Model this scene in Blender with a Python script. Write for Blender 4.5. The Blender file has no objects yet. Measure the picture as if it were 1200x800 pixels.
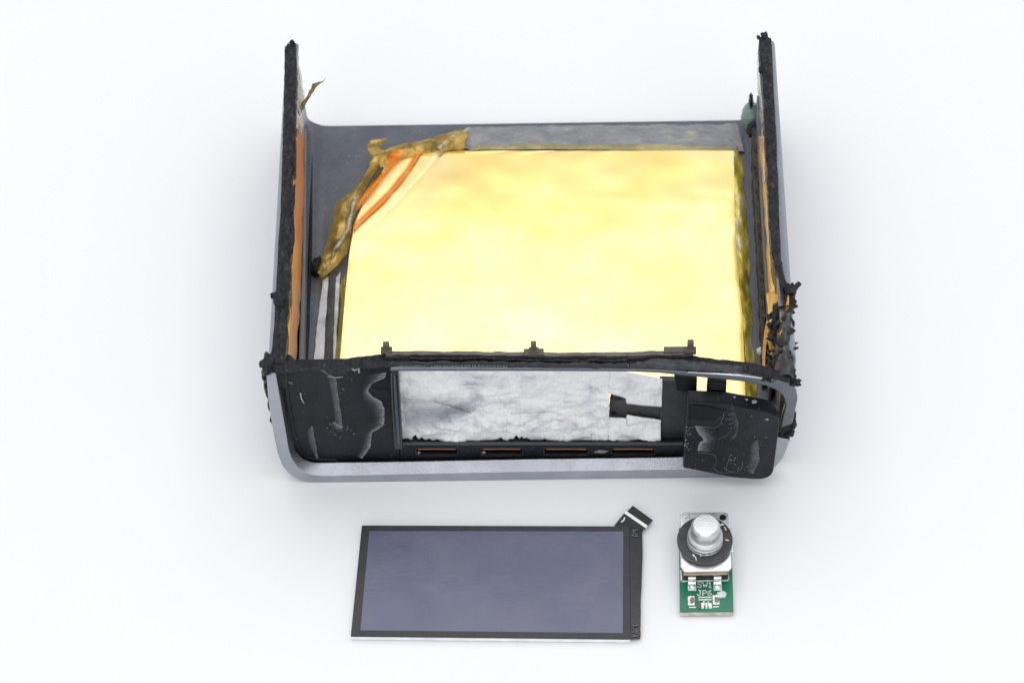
import bpy, bmesh, math, random
from mathutils import Vector, Matrix, noise
random.seed(7)
S = bpy.context.scene
COL = S.collection
# ------------------------------------------------------------------ camera (1 unit = 1 cm)
CAM = Vector((0.5739, -33.6112, 49.2354)); PITCH, YAW, ROLL, FPX = 0.9281, -0.0269, -0.0345, 3729.6
fw = Vector((math.sin(YAW)*math.cos(PITCH), math.cos(YAW)*math.cos(PITCH), -math.sin(PITCH)))
r0 = Vector((math.cos(YAW), -math.sin(YAW), 0)); u0 = r0.cross(fw)
rt = math.cos(ROLL)*r0 + math.sin(ROLL)*u0; up = -math.sin(ROLL)*r0 + math.cos(ROLL)*u0
cd = bpy.data.cameras.new('camera'); cam = bpy.data.objects.new('camera', cd); COL.objects.link(cam)
cam.matrix_world = Matrix(((rt.x, up.x, -fw.x, CAM.x), (rt.y, up.y, -fw.y, CAM.y), (rt.z, up.z, -fw.z, CAM.z), (0, 0, 0, 1)))
cd.sensor_width = 36; cd.lens = FPX/1200*36; cd.clip_start = 1; cd.clip_end = 1000
cd.dof.use_dof = True; cd.dof.focus_distance = 58.5; cd.dof.aperture_fstop = 0.36
S.camera = cam
# ------------------------------------------------------------------ light: white studio tent and one big overhead softbox, plus an added front fill
W = bpy.data.worlds.new('World'); S.world = W; W.use_nodes = True
bg = W.node_tree.nodes['Background']; bg.inputs[0].default_value = (0.955, 0.97, 1.0, 1); bg.inputs[1].default_value = 0.80
ld = bpy.data.lights.new('softbox', 'AREA'); ld.shape = 'RECTANGLE'; ld.size = 62; ld.size_y = 84; ld.energy = 29500
ld.color = (1.0, 0.99, 0.985)
lo = bpy.data.objects.new('softbox', ld); lo.location = (0, 13, 62); COL.objects.link(lo)
lf = bpy.data.lights.new('front_fill', 'AREA'); lf.shape = 'RECTANGLE'; lf.size = 110; lf.size_y = 55; lf.energy = 27000  # added fill lamp, softens the shadow in front of the housing
lfo = bpy.data.objects.new('front_fill', lf); lfo.location = (0, -80, 45); COL.objects.link(lfo)
lfo.rotation_euler = (Vector((0, 0, 0))-lfo.location).to_track_quat('-Z', 'Y').to_euler()
S.view_settings.view_transform = 'Standard'; S.view_settings.look = 'None'; S.view_settings.exposure = -0.12; S.view_settings.gamma = 1
S.render.engine = 'CYCLES'
S.cycles.max_bounces = 8; S.cycles.transparent_max_bounces = 12

# ------------------------------------------------------------------ helpers
def at(px, py, ax, v):          # the point of a real plane (x, y or z = v) seen at a pixel of the 1200 x 800 photograph
    d = fw + rt*((px-600)/FPX) - up*((py-400)/FPX)
    i = 'xyz'.index(ax); t = (v-CAM[i])/d[i]
    return CAM + d*t
def yy(pts, y): return [at(a, b, 'y', y) for a, b in pts]
def zz(pts, z): return [at(a, b, 'z', z) for a, b in pts]
def lerp(a, b, t): return a + (b-a)*t
def resample(pts, n):
    pts = [Vector(p) for p in pts]
    L = [0]
    for a, b in zip(pts, pts[1:]): L.append(L[-1]+(b-a).length)
    out = []; k = 0
    for i in range(n):
        s = L[-1]*i/(n-1)
        while k < len(L)-2 and L[k+1] < s: k += 1
        out.append(pts[k].lerp(pts[k+1], 0 if L[k+1] == L[k] else min(1, (s-L[k])/(L[k+1]-L[k]))))
    return out
def nz(p, s=1, seed=0): return noise.noise(Vector(p)*s + Vector((seed*7.3, seed*3.1, seed*1.7)))
def fb(p, s=1, seed=0, o=4): return noise.fractal(Vector(p)*s + Vector((seed*7.3, seed*3.1, seed*1.7)), 1.0, 2.0, o)

def clusters(bm):      # separate pieces of a mesh, grouped when their bounds touch
    seen = set(); isl = []
    for v in bm.verts:
        if v in seen: continue
        st = [v]; seen.add(v); cur = []
        while st:
            a = st.pop(); cur.append(a)
            for e in a.link_edges:
                b = e.other_vert(a)
                if b not in seen: seen.add(b); st.append(b)
        lo = [min(q.co[i] for q in cur) for i in range(3)]; hi = [max(q.co[i] for q in cur) for i in range(3)]
        isl.append([lo, hi, cur])
    ch = True
    while ch:
        ch = False
        for i in range(len(isl)):
            for j in range(i+1, len(isl)):
                if all(isl[i][0][k] <= isl[j][1][k] and isl[j][0][k] <= isl[i][1][k] for k in range(3)):
                    A, Bq = isl[i], isl[j]
                    isl[i] = [[min(A[0][k], Bq[0][k]) for k in range(3)], [max(A[1][k], Bq[1][k]) for k in range(3)], A[2]+Bq[2]]
                    del isl[j]; ch = True; break
            if ch: break
    return [c[2] for c in isl]
def obj(name, bm, mat, parent=None, smooth=False, bevel=0, seg=2, solid=0, stuff=False):
    if not stuff:
        cl = clusters(bm)
        if len(cl) > 1:
            ix = []
            bm.verts.index_update()
            for c in cl: ix.append({v.index for v in c})
            for keep in ix[1:]:
                b2 = bm.copy(); b2.verts.ensure_lookup_table()
                bmesh.ops.delete(b2, geom=[v for v in b2.verts if v.index not in keep], context='VERTS')
                obj(name, b2, mat, parent, smooth, bevel, seg, solid, True)
            bmesh.ops.delete(bm, geom=[v for v in bm.verts if v.index not in ix[0]], context='VERTS')
    me = bpy.data.meshes.new(name)
    if not getattr(bm, 'keep', False): pass
    bmesh.ops.recalc_face_normals(bm, faces=bm.faces)
    bm.to_mesh(me); bm.free()
    if smooth:
        for p in me.polygons: p.use_smooth = True
    for m in (mat if isinstance(mat, (list, tuple)) else [mat]): me.materials.append(m)
    o = bpy.data.objects.new(name, me); COL.objects.link(o)
    if parent: o.parent = parent
    if solid:
        m = o.modifiers.new('t', 'SOLIDIFY'); m.thickness = solid; m.offset = 0
    if bevel:
        m = o.modifiers.new('b', 'BEVEL'); m.width = bevel; m.segments = seg; m.limit_method = 'ANGLE'; m.angle_limit = math.radians(35)
        if not smooth:
            for p in me.polygons: p.use_smooth = True
            n = o.modifiers.new('w', 'WEIGHTED_NORMAL'); n.keep_sharp = False
    return o
def tag(o, label, cat=None, group=None, kind=None):
    if label: o['label'] = label
    if cat: o['category'] = cat
    if group: o['group'] = group
    if kind: o['kind'] = kind
    return o
def prism(bm, pts, off):
    off = Vector(off); a = [bm.verts.new(p) for p in pts]; b = [bm.verts.new(Vector(p)+off) for p in pts]
    n = len(pts); fs = [bm.faces.new(a), bm.faces.new(list(reversed(b)))]
    for i in range(n): bm.faces.new((a[i], b[i], b[(i+1) % n], a[(i+1) % n]))
    return bm
def B(): return bmesh.new()
def box(bm, c, s, rot=None):
    M = Matrix.Translation(Vector(c)) @ (rot or Matrix.Identity(4)) @ Matrix.Diagonal((s[0], s[1], s[2], 1))
    bmesh.ops.create_cube(bm, size=1, matrix=M); return bm
def round_poly(pts, r, seg=6):   # 3-D polygon, rounded corners; r = radius or list
    n = len(pts); out = []
    for i in range(n):
        p = pts[i]; a = pts[i-1]-p; b = pts[(i+1) % n]-p
        rr = r[i] if isinstance(r, list) else r
        if rr <= 0: out.append(p); continue
        a.normalize(); b.normalize(); P0 = p+a*rr; P2 = p+b*rr
        for k in range(seg+1):
            t = k/seg; out.append(P0*(1-t)**2 + p*2*t*(1-t) + P2*t*t)
    return out
def jag(pts, amp, step, seed=0, axes=(1, 1, 1), closed=True):   # ragged version of a 3-D outline
    rnd = random.Random(seed); out = []; n = len(pts)
    for i in range(n if closed else n-1):
        a = Vector(pts[i]); b = Vector(pts[(i+1) % n]); m = max(1, int((b-a).length/step))
        for k in range(m):
            p = a.lerp(b, k/m)
            out.append(p + Vector([rnd.uniform(-amp, amp)*x for x in axes]))
    if not closed: out.append(Vector(pts[-1]))
    return out
def grid(bm, A, Bp, nu, nv, f=None, uv=True):   # ruled sheet between two polylines; f(u,v,p) -> displaced point
    A = resample(A, nu); Bp = resample(Bp, nu); rows = []
    ul = bm.loops.layers.uv.verify()
    for i in range(nu):
        row = []
        for j in range(nv):
            u = i/(nu-1); v = j/(nv-1); p = A[i].lerp(Bp[i], v)
            if f: p = f(u, v, p)
            row.append(bm.verts.new(p))
        rows.append(row)
    for i in range(nu-1):
        for j in range(nv-1):
            fc = bm.faces.new((rows[i][j], rows[i+1][j], rows[i+1][j+1], rows[i][j+1])); fc.smooth = True
            for l, (a, b) in zip(fc.loops, ((i, j), (i+1, j), (i+1, j+1), (i, j+1))): l[ul].uv = (a/(nu-1), b/(nv-1))
    return rows
def bar(bm, O, I, off, n, f=None):   # solid band between an outer and an inner line, extruded by off
    O = resample(O, n); I = resample(I, n); off = Vector(off)
    if f: O = [f(p, 0) for p in O]; I = [f(p, 1) for p in I]
    R = [[bm.verts.new(p) for p in (O[i], I[i], I[i]+off, O[i]+off)] for i in range(n)]
    for i in range(n-1):
        for k in range(4): bm.faces.new((R[i][k], R[i][(k+1) % 4], R[i+1][(k+1) % 4], R[i+1][k]))
    bm.faces.new(R[0]); bm.faces.new(list(reversed(R[-1])))
def sweep(bm, lines, n):
    Ls = [resample(l, n) for l in lines]; m = len(Ls); R = [[bm.verts.new(l[i]) for l in Ls] for i in range(n)]
    for i in range(n-1):
        for k in range(m): bm.faces.new((R[i][k], R[i][(k+1) % m], R[i+1][(k+1) % m], R[i+1][k]))
    bm.faces.new(R[0]); bm.faces.new(list(reversed(R[-1])))
def tube(bm, pts, r, n=6):
    pts = [Vector(p) for p in pts]; prev = None; N = len(pts)
    for i, p in enumerate(pts):
        d = (pts[min(i+1, N-1)]-pts[max(i-1, 0)]).normalized()
        a = d.cross(Vector((0, 0, 1)));  a = a.normalized() if a.length > 1e-3 else Vector((1, 0, 0))
        b = d.cross(a); rr = r[i] if isinstance(r, (list, tuple)) else r
        ring = [bm.verts.new(p + a*math.cos(2*math.pi*k/n)*rr + b*math.sin(2*math.pi*k/n)*rr) for k in range(n)]
        if prev:
            for k in range(n): bm.faces.new((prev[k], prev[(k+1) % n], ring[(k+1) % n], ring[k]))
        else: bm.faces.new(ring)
        prev = ring
    bm.faces.new(list(reversed(prev)))
def lump(bm, c, s, seed, amp=.45, sub=3, fr=1.6):
    M = bmesh.ops.create_icosphere(bm, subdivisions=sub, radius=1)
    for v in M['verts']:
        d = v.co.copy(); k = 1 + amp*fb(d, fr, seed, 5) + .25*amp*fb(d, fr*3.5, seed+3, 3)
        v.co = Vector(c) + Vector((d.x*s[0]*k, d.y*s[1]*k, d.z*s[2]*k))
def lathe(bm, c, prof, n=48):
    rows = []
    for r, z in prof: rows.append([bm.verts.new((c[0]+r*math.cos(2*math.pi*k/n), c[1]+r*math.sin(2*math.pi*k/n), c[2]+z)) for k in range(n)])
    for a, b in zip(rows, rows[1:]):
        for k in range(n): bm.faces.new((a[k], a[(k+1) % n], b[(k+1) % n], b[k]))
    return rows

# ------------------------------------------------------------------ materials
def ramp_cols(nt, fac, stops):
    r = nt.nodes.new('ShaderNodeValToRGB'); e = r.color_ramp.elements
    while len(e) < len(stops): e.new(.5)
    for x, (p, c) in zip(e, stops): x.position = p; x.color = (*c, 1) if len(c) == 3 else c
    nt.links.new(fac, r.inputs[0]); return r.outputs[0]
def tex(nt, scale, detail=5, rough=.55, stretch=(1, 1, 1), dist=0):
    tc = nt.nodes.new('ShaderNodeTexCoord'); mp = nt.nodes.new('ShaderNodeMapping'); mp.inputs['Scale'].default_value = stretch
    n = nt.nodes.new('ShaderNodeTexNoise'); n.inputs['Scale'].default_value = scale; n.inputs['Detail'].default_value = detail
    n.inputs['Roughness'].default_value = rough; n.inputs['Distortion'].default_value = dist
    nt.links.new(tc.outputs['Object'], mp.inputs[0]); nt.links.new(mp.outputs[0], n.inputs['Vector']); return n.outputs['Fac']
def mat(name, stops, scale=3, rough=.4, metal=0, bump=.0, bscale=20, spec=.5, stretch=(1, 1, 1), rvar=0, coat=0, alpha=1, bstretch=None, dist=0, specks=None, trans=0, ior=None):
    m = bpy.data.materials.new(name); m.use_nodes = True; nt = m.node_tree; b = nt.nodes['Principled BSDF']
    if isinstance(stops[0], (int, float)):
        c = stops; stops = [(.3, [x*.88 for x in c]), (.7, [min(1, x*1.1) for x in c])]
    col = ramp_cols(nt, tex(nt, scale, 6, .6, stretch, dist), stops)
    if specks:
        sc, th, sccol = specks
        f = tex(nt, sc, 2, .5)
        mr = nt.nodes.new('ShaderNodeMapRange'); mr.inputs[1].default_value = th; mr.inputs[2].default_value = th+.04
        nt.links.new(f, mr.inputs[0]); mx = nt.nodes.new('ShaderNodeMix'); mx.data_type = 'RGBA'
        nt.links.new(mr.outputs[0], mx.inputs[0]); nt.links.new(col, mx.inputs[6]); mx.inputs[7].default_value = (*sccol, 1); col = mx.outputs[2]
    nt.links.new(col, b.inputs['Base Color'])
    b.inputs['Metallic'].default_value = metal; b.inputs['Roughness'].default_value = rough; b.inputs['Specular IOR Level'].default_value = spec
    b.inputs['Coat Weight'].default_value = coat; b.inputs['Coat Roughness'].default_value = .08; b.inputs['Alpha'].default_value = alpha
    b.inputs['Transmission Weight'].default_value = trans
    if rvar:
        mr = nt.nodes.new('ShaderNodeMapRange'); mr.inputs[1].default_value = .3; mr.inputs[2].default_value = .7
        mr.inputs[3].default_value = max(.02, rough-rvar); mr.inputs[4].default_value = rough+rvar
        nt.links.new(tex(nt, scale*1.7, 4), mr.inputs[0]); nt.links.new(mr.outputs[0], b.inputs['Roughness'])
    if bump:
        bp = nt.nodes.new('ShaderNodeBump'); bp.inputs['Strength'].default_value = bump; bp.inputs['Distance'].default_value = .05
        nt.links.new(tex(nt, bscale, 5, .6, bstretch or stretch), bp.inputs['Height']); nt.links.new(bp.outputs[0], b.inputs['Normal'])
        if coat: nt.links.new(bp.outputs[0], b.inputs['Coat Normal'])
    return m
def film(name, tint, surf, fac, rough=.2, bump=.6, bscale=4, metal=0, vary=.0, nscale=3):   # thin see-through plastic: tinted clear film with a glossy skin
    m = bpy.data.materials.new(name); m.use_nodes = True; nt = m.node_tree; b = nt.nodes['Principled BSDF']; out = nt.nodes['Material Output']
    b.inputs['Base Color'].default_value = (*surf, 1); b.inputs['Roughness'].default_value = rough; b.inputs['Metallic'].default_value = metal
    t = nt.nodes.new('ShaderNodeBsdfTransparent'); t.inputs[0].default_value = (*tint, 1)
    mx = nt.nodes.new('ShaderNodeMixShader'); mx.inputs[0].default_value = fac
    if vary:
        mr = nt.nodes.new('ShaderNodeMapRange'); mr.inputs[1].default_value = .35; mr.inputs[2].default_value = .65
        mr.inputs[3].default_value = max(0, fac-vary); mr.inputs[4].default_value = min(1, fac+vary)
        nt.links.new(tex(nt, nscale, 5), mr.inputs[0]); nt.links.new(mr.outputs[0], mx.inputs[0])
    bp = nt.nodes.new('ShaderNodeBump'); bp.inputs['Strength'].default_value = bump; bp.inputs['Distance'].default_value = .08
    nt.links.new(tex(nt, bscale, 4), bp.inputs['Height']); nt.links.new(bp.outputs[0], b.inputs['Normal'])
    nt.links.new(t.outputs[0], mx.inputs[1]); nt.links.new(b.outputs[0], mx.inputs[2]); nt.links.new(mx.outputs[0], out.inputs[0])
    return m
def stain(name, col, strength, nscale=9, lo=.35, hi=.65, edge=2.0):   # dried glue: dense at one border (UV v = 1), fading to the other
    m = bpy.data.materials.new(name); m.use_nodes = True; nt = m.node_tree; b = nt.nodes['Principled BSDF']
    b.inputs['Base Color'].default_value = (*col, 1); b.inputs['Roughness'].default_value = .6
    uv = nt.nodes.new('ShaderNodeUVMap'); sx = nt.nodes.new('ShaderNodeSeparateXYZ'); nt.links.new(uv.outputs[0], sx.inputs[0])
    pw = nt.nodes.new('ShaderNodeMath'); pw.operation = 'POWER'; nt.links.new(sx.outputs[1], pw.inputs[0]); pw.inputs[1].default_value = edge
    mr = nt.nodes.new('ShaderNodeMapRange'); mr.inputs[1].default_value = lo; mr.inputs[2].default_value = hi; mr.inputs[3].default_value = .25
    nt.links.new(tex(nt, nscale, 6, .7), mr.inputs[0])
    mu = nt.nodes.new('ShaderNodeMath'); mu.operation = 'MULTIPLY'; nt.links.new(pw.outputs[0], mu.inputs[0]); nt.links.new(mr.outputs[0], mu.inputs[1])
    m2 = nt.nodes.new('ShaderNodeMath'); m2.operation = 'MULTIPLY'; nt.links.new(mu.outputs[0], m2.inputs[0]); m2.inputs[1].default_value = strength
    nt.links.new(m2.outputs[0], b.inputs['Alpha']); return m

M_paper = mat('paper', [(.3, (.765, .775, .79)), (.7, (.78, .79, .805))], .15, .75, bump=.02, bscale=30, spec=.2)
M_alu = mat('anodised_aluminium', (.27, .29, .34), 2, .38, metal=.85, bump=.12, bscale=45)
M_aluring = mat('anodised_ring', (.37, .385, .425), 2, .21, metal=.85, bump=.26, bscale=34)
M_liner = mat('grey_plastic', [(.3, (.060, .070, .092)), (.7, (.095, .107, .135))], 1.5, .32, bump=.12, bscale=6, spec=.5, rvar=.1, specks=(22, .72, (.35, .35, .36)))
M_black = mat('black_plastic', [(.3, (.007, .008, .011)), (.7, (.017, .018, .025))], 2, .30, bump=.12, bscale=10, spec=.14, rvar=.13, specks=(26, .72, (.16, .17, .18)))
M_rim = mat('torn_black_plastic', [(.36, (.006, .006, .009)), (.6, (.022, .022, .028)), (.78, (.07, .07, .08))], 10, .42, bump=.7, bscale=24, spec=.22, rvar=.14, stretch=(1.5, .6, 1))
M_goop = mat('torn_adhesive', [(.35, (.004, .004, .006)), (.62, (.018, .018, .022)), (.76, (.13, .13, .14))], 9, .30, bump=.9, bscale=16, spec=.3)
M_brown = mat('brown_grey_lip', [(.3, (.06, .053, .05)), (.7, (.15, .135, .13))], 4, .5, bump=.3, bscale=18)
M_orange = mat('orange_tape', [(.3, (.60, .20, .045)), (.7, (.80, .32, .09))], 2.2, .3, bump=.25, bscale=7, spec=.5, stretch=(1, .4, 1))
M_amber = mat('amber_tape', [(.3, (.52, .23, .04)), (.7, (.80, .40, .09))], 3, .3, metal=.15, bump=.25, bscale=6)
M_gold = mat('gold_kapton', [(.32, (.98, .725, .22)), (.5, (.99, .75, .28)), (.68, (1.0, .785, .37))], .38, .20, metal=1, bump=.012, bscale=.9, dist=.4, rvar=.04, coat=1, specks=(9, .80, (.5, .25, .05)))
M_olive = mat('crumpled_kapton', [(.30, (.16, .13, .03)), (.43, (.55, .45, .04)), (.55, (.85, .72, .12)), (.68, (.80, .80, .74))], 1.7, .2, metal=.25, bump=.8, bscale=5, stretch=(2.5, .7, 1), coat=.6)
M_clear = mat('cloudy_tape', [(.3, (.14, .15, .165)), (.5, (.19, .20, .215)), (.62, (.24, .245, .245)), (.72, (.46, .40, .18))], 2.0, .2, bump=.4, bscale=12, coat=.3, stretch=(1, 2.2, 1), rvar=.1)
M_white = mat('white_glare', [(.3, (.30, .31, .33)), (.55, (.66, .67, .69)), (.7, (.78, .79, .81))], 2.0, .2, bump=.5, bscale=6)  # glare painted as white; pale strips and a glue bead share it
M_dark = mat('gap_shade', [(.3, (.02, .021, .022)), (.7, (.08, .082, .078))], 3, .6, bump=.5, bscale=12)  # shade in the gaps, given as a dark colour
M_fold = film('amber_film', (.97, .74, .28), (.78, .52, .12), .36, .12, .45, 4, metal=.35, vary=.28, nscale=2.5)
M_foldo = film('orange_film', (1.0, .48, .08), (.90, .36, .03), .40, .2, .2, 3, metal=.6, vary=.15, nscale=1.5)
M_clearfilm = film('clear_film', (.96, .95, .92), (.62, .61, .56), .40, .12, .9, 5, vary=.38, nscale=6)
M_foam = mat('fibrous_residue', [(.28, (.42, .45, .50)), (.38, (.68, .70, .73)), (.48, (.84, .845, .85)), (.72, (.90, .90, .90))], 1.6, .85, bump=1.0, bscale=14, spec=.15, stretch=(1, 1, 1.2), dist=.3)
M_copper = mat('copper_edge', (.42, .18, .09), 6, .35, metal=.6, bump=.1)
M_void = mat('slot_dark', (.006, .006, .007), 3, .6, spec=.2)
M_metal = mat('bright_steel', (.80, .81, .82), 4, .30, metal=.9, bump=.03, bscale=12, rvar=.06)
M_tin = mat('tinned_pad', (.80, .80, .78), 8, .35, metal=.8, bump=.5, bscale=20)
M_shaft = mat('turned_aluminium', (.60, .61, .63), 3, .32, metal=.85, bump=.1, bscale=25)
M_washer = mat('black_washer', [(.3, (.018, .018, .022)), (.7, (.04, .038, .044))], 5, .3, bump=.2, bscale=25, spec=.5)
M_body = mat('encoder_housing', [(.3, (.006, .008, .009)), (.7, (.03, .035, .035))], 5, .35, bump=.3, bscale=12)
M_pcb = mat('green_solder_mask', [(.3, (.003, .13, .070)), (.7, (.006, .18, .10))], 2, .3, bump=.08, bscale=12, spec=.5)
M_edge = mat('board_edge', [(.3, (.35, .30, .22)), (.7, (.62, .60, .55))], 8, .7)
M_silk = mat('white_print', (.82, .84, .83), 8, .6)
M_phen = mat('brown_wafer', (.50, .38, .25), 5, .6)
M_teal = mat('teal_sealant', [(.3, (.11, .18, .17)), (.7, (.20, .30, .28))], 3, .35, bump=.2, bscale=8)
M_bezel = mat('black_bezel', [(.3, (.026, .026, .030)), (.7, (.038, .038, .043))], 4, .4, bump=.02, spec=.35)
M_screen = mat('dark_screen', [(.30, (.080, .090, .155)), (.5, (.092, .100, .163)), (.70, (.110, .112, .168))], .9, .22, bump=.07, bscale=4.5, spec=.5, dist=.6, bstretch=(.9, 3.2, 1), rvar=.12)
M_flex = mat('black_flex', (.012, .012, .014), 4, .25, bump=.03)
M_glue = stain('dried_glue', (.50, .52, .55), .62, 12, .3, .7, 2.6)
M_glue2 = stain('dried_glue_haze', (.26, .27, .30), .45, 5, .2, .6, .6)

# ------------------------------------------------------------------ setting
bm = B(); box(bm, (0, 20, -.25), (400, 400, .5))
tag(obj('table_surface', bm, M_paper), 'plain white seamless paper surface under everything', kind='structure')

# ================================================================== CHARGER HOUSING
H = bpy.data.objects.new('charger_housing', None); H.location = (0, 0, 0); COL.objects.link(H)
tag(H, 'large grey housing cut open at the top, torn black rims, gold film on its floor', 'electronics housing')
HX, HZ = 4.75, 3.66
def back(z): return 8.64 - .80*max(0, z-.3)/3.3
def shell_profile(t, ztop, curl):       # U section, offset t inside the outer skin
    x = HX-t; R = max(.06, .62-t); pts = []
    top = ztop
    cr = .42-t if curl else 0
    if curl:
        for k in range(5, -1, -1):
            a = math.radians(k*13.5); pts.append((-(x-cr) - cr*math.cos(a), top-.02-.42*math.sin(math.radians(66))+cr*math.sin(a)))
    else: pts.append((-x, top))
    for k in range(9):
        a = math.radians(k*90/8); pts.append((-(x-R)-R*math.cos(a), t+R-R*math.sin(a)))
    return pts + [(-a, b) for a, b in reversed(pts)]
def shell(t0, t1, z0, z1, y0, curl, n=2, yoff=0):
    o = shell_profile(t0, z0, curl); i = shell_profile(t1, z1, curl); m = len(o); bm = B()
    rows = []
    for k in range(n):
        u = k/(n-1); A = []; Bq = []
        for (x, z) in o: A.append(bm.verts.new((x, lerp(y0, back(z)-yoff, u), z)))
        for (x, z) in i: Bq.append(bm.verts.new((x, lerp(y0, back(z)-yoff, u), z)))
        rows.append((A, Bq))
    for (A, Bq), (A2, B2) in zip(rows, rows[1:]):
        for k in range(m-1):
            bm.faces.new((A[k], A[k+1], A2[k+1], A2[k])); bm.faces.new((Bq[k], Bq[k+1], B2[k+1], B2[k]))
        for k in (0, m-1): bm.faces.new((A[k], Bq[k], B2[k], A2[k]))
    for A, Bq in (rows[0], rows[-1]):
        for k in range(m-1): bm.faces.new((A[k], A[k+1], Bq[k+1], Bq[k]))
    return bm
obj('outer_shell', shell(0, .07, 3.56, 3.53, .38, True, 4), M_alu, H, smooth=False, bevel=.012, seg=1)
obj('inner_liner', shell(.075, .21, 3.35, 3.35, .55, False, 4, .03), M_liner, H, bevel=.012, seg=1)

# torn black rims along the two wall tops
def rim(name, outer, inner, seed, ztop=3.63, depth=.75, taper=1):
    bm = B(); O = zz(outer, ztop); I = zz(inner, ztop); n = 170
    O = resample(O, n); I = resample(I, n); rows = []
    sgn = -1 if O[0].x < 0 else 1
    for k in range(n):
        o = O[k]; i = I[k]
        o = o + Vector((.010*fb(o, 3.2, seed)+.005*fb(o, 15, seed), 0, 0)); i = i + Vector((.026*fb(i, 2.2, seed+1) + .012*fb(i, 14, seed+2), 0, 0))
        row = [Vector((sgn*4.69, o.y, 3.30)), Vector((lerp(o.x, sgn*4.69, .12), o.y, 3.48)), o + Vector((0, 0, -.03))]
        for j in (.25, .5, .75):
            p = o.lerp(i, j); p.z += .022*fb(p, 3, seed+4) + .010*fb(p, 15, seed+5); row.append(p)
        row.append(i + Vector((0, 0, .03*fb(i, 6, seed+6))))
        row.append(i + Vector((.02*fb(i, 7, seed), 0, -.18))); row.append(Vector((i.x+sgn*.04, i.y, ztop-depth)))
        row.append(Vector((sgn*4.60, i.y, ztop-depth)))
        rows.append([bm.verts.new(p) for p in row])
    m = len(rows[0])
    for a, b in zip(rows, rows[1:]):
        for k in range(m): bm.faces.new((a[k], a[(k+1) % m], b[(k+1) % m], b[k]))
    bm.faces.new(rows[0]); bm.faces.new(list(reversed(rows[-1])))
    return obj(name, bm, M_rim, H)
tag(rim('torn_rim', [(333.5, 54), (332, 130), (330, 200), (329, 240), (326, 290), (323, 340), (322, 370), (319, 400), (316, 425)],
    [(347, 50), (347, 100), (346, 150), (346, 175), (342, 200), (343, 240), (342, 300), (339, 340), (337, 380), (335, 425)], 1),
    'left rim, almost straight with a lumpy knot halfway down')
tag(rim('torn_rim', [(904, 44), (906, 100), (909, 150), (911, 200), (913, 250), (915, 300), (920, 325), (928, 340)],
    [(890, 44), (893, 100), (896, 150), (899, 200), (901, 250), (903, 290), (908, 315), (917, 336)], 5),
    'right rim, curling outwards and breaking off near the front')

# ragged adhesive lumps
def lumps(items, seed, name='torn_adhesive', m=None):
    bm = B()
    for k, (px, py, ax, v, s) in enumerate(items): lump(bm, at(px, py, ax, v), s, seed+k, .55, 3)
    return obj(name, bm, m or M_goop, H, smooth=True)
lumps([(342, 50, 'z', 3.62, (.05, .06, .05)), (338, 54, 'z', 3.6, (.03, .04, .05))], 11, m=M_rim)
lumps([(896, 42, 'z', 3.62, (.07, .08, .05)), (889, 44, 'z', 3.6, (.035, .04, .04)), (891, 82, 'z', 3.62, (.03, .08, .04))], 15, m=M_rim)
lumps([(323, 345, 'z', 3.64, (.08, .05, .04)), (328, 350, 'z', 3.64, (.12, .20, .05)), (319, 347, 'z', 3.6, (.03, .05, .03)), (332, 366, 'z', 3.62, (.10, .16, .04))], 21, m=M_rim)
lumps([(343, 235, 'z', 3.62, (.04, .35, .05)), (342, 280, 'z', 3.62, (.045, .4, .05)), (345, 190, 'z', 3.62, (.03, .3, .04))], 25, m=M_rim)
g = B()
for k, (px, py, ax, v, s) in enumerate([(314, 427, 'y', .15, (.13, .2, .13)), (322, 425, 'y', .2, (.18, .22, .09)), (335, 427, 'y', .3, (.16, .2, .06)), (311.5, 437, 'y', .2, (.07, .15, .18)), (313, 452, 'y', .3, (.05, .15, .25)), (316.5, 473, 'y', .3, (.035, .12, .2)), (320, 492, 'y', .3, (.045, .1, .12))]):
    lump(g, at(px, py, ax, v), s, 31+k, .5, 3)
obj('torn_adhesive', g, M_goop, H, smooth=True)
g = B()
R = [(930, 340, 3.6, (.10, .10, .10)), (932, 350, 3.5, (.10, .14, .1)), (928, 358, 3.4, (.14, .12, .14)), (922, 366, 3.2, (.2, .22, .12)), (925, 376, 3.3, (.16, .2, .12)), (915, 380, 2.9, (.14, .22, .2)), (911, 392, 2.8, (.16, .25, .2)),
     (921, 390, 3.2, (.17, .25, .18)), (924, 400, 3.3, (.10, .16, .15)), (917, 404, 3.0, (.15, .2, .2)), (921, 414, 3.2, (.12, .2, .2)), (914, 418, 2.9, (.15, .2, .25)), (920, 428, 3.3, (.15, .18, .2)), (912, 432, 3.1, (.2, .16, .2)), (925, 438, 3.5, (.12, .1, .07))]
for k, (px, py, z, s) in enumerate(R): lump(g, at(px - (6 if px > 918 and 345 < py < 436 else 3 if px > 926 else 0), py, 'z', z), [q*1.0 for q in s], 51+k, .6, 3, 1.9)
for pts, r in (([(923, 343), (929, 340), (934, 336), (937, 332)], (.06, .055, .05, .03)), ([(918, 374), (925, 366), (931, 357)], (.07, .06, .05)), ([(915, 411), (921, 414), (927, 413)], (.07, .055, .04)), ([(922, 392), (928, 388), (930, 386)], (.06, .05, .03)), ([(909, 398), (916, 405), (922, 402)], (.05, .05, .04))):
    tube(g, jag([at(a, b, 'z', 3.68) for a, b in pts], .015, .08, 3, closed=False)[:], .05, 7)
rn = random.Random(8)     # shredded tongues of the same adhesive
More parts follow.
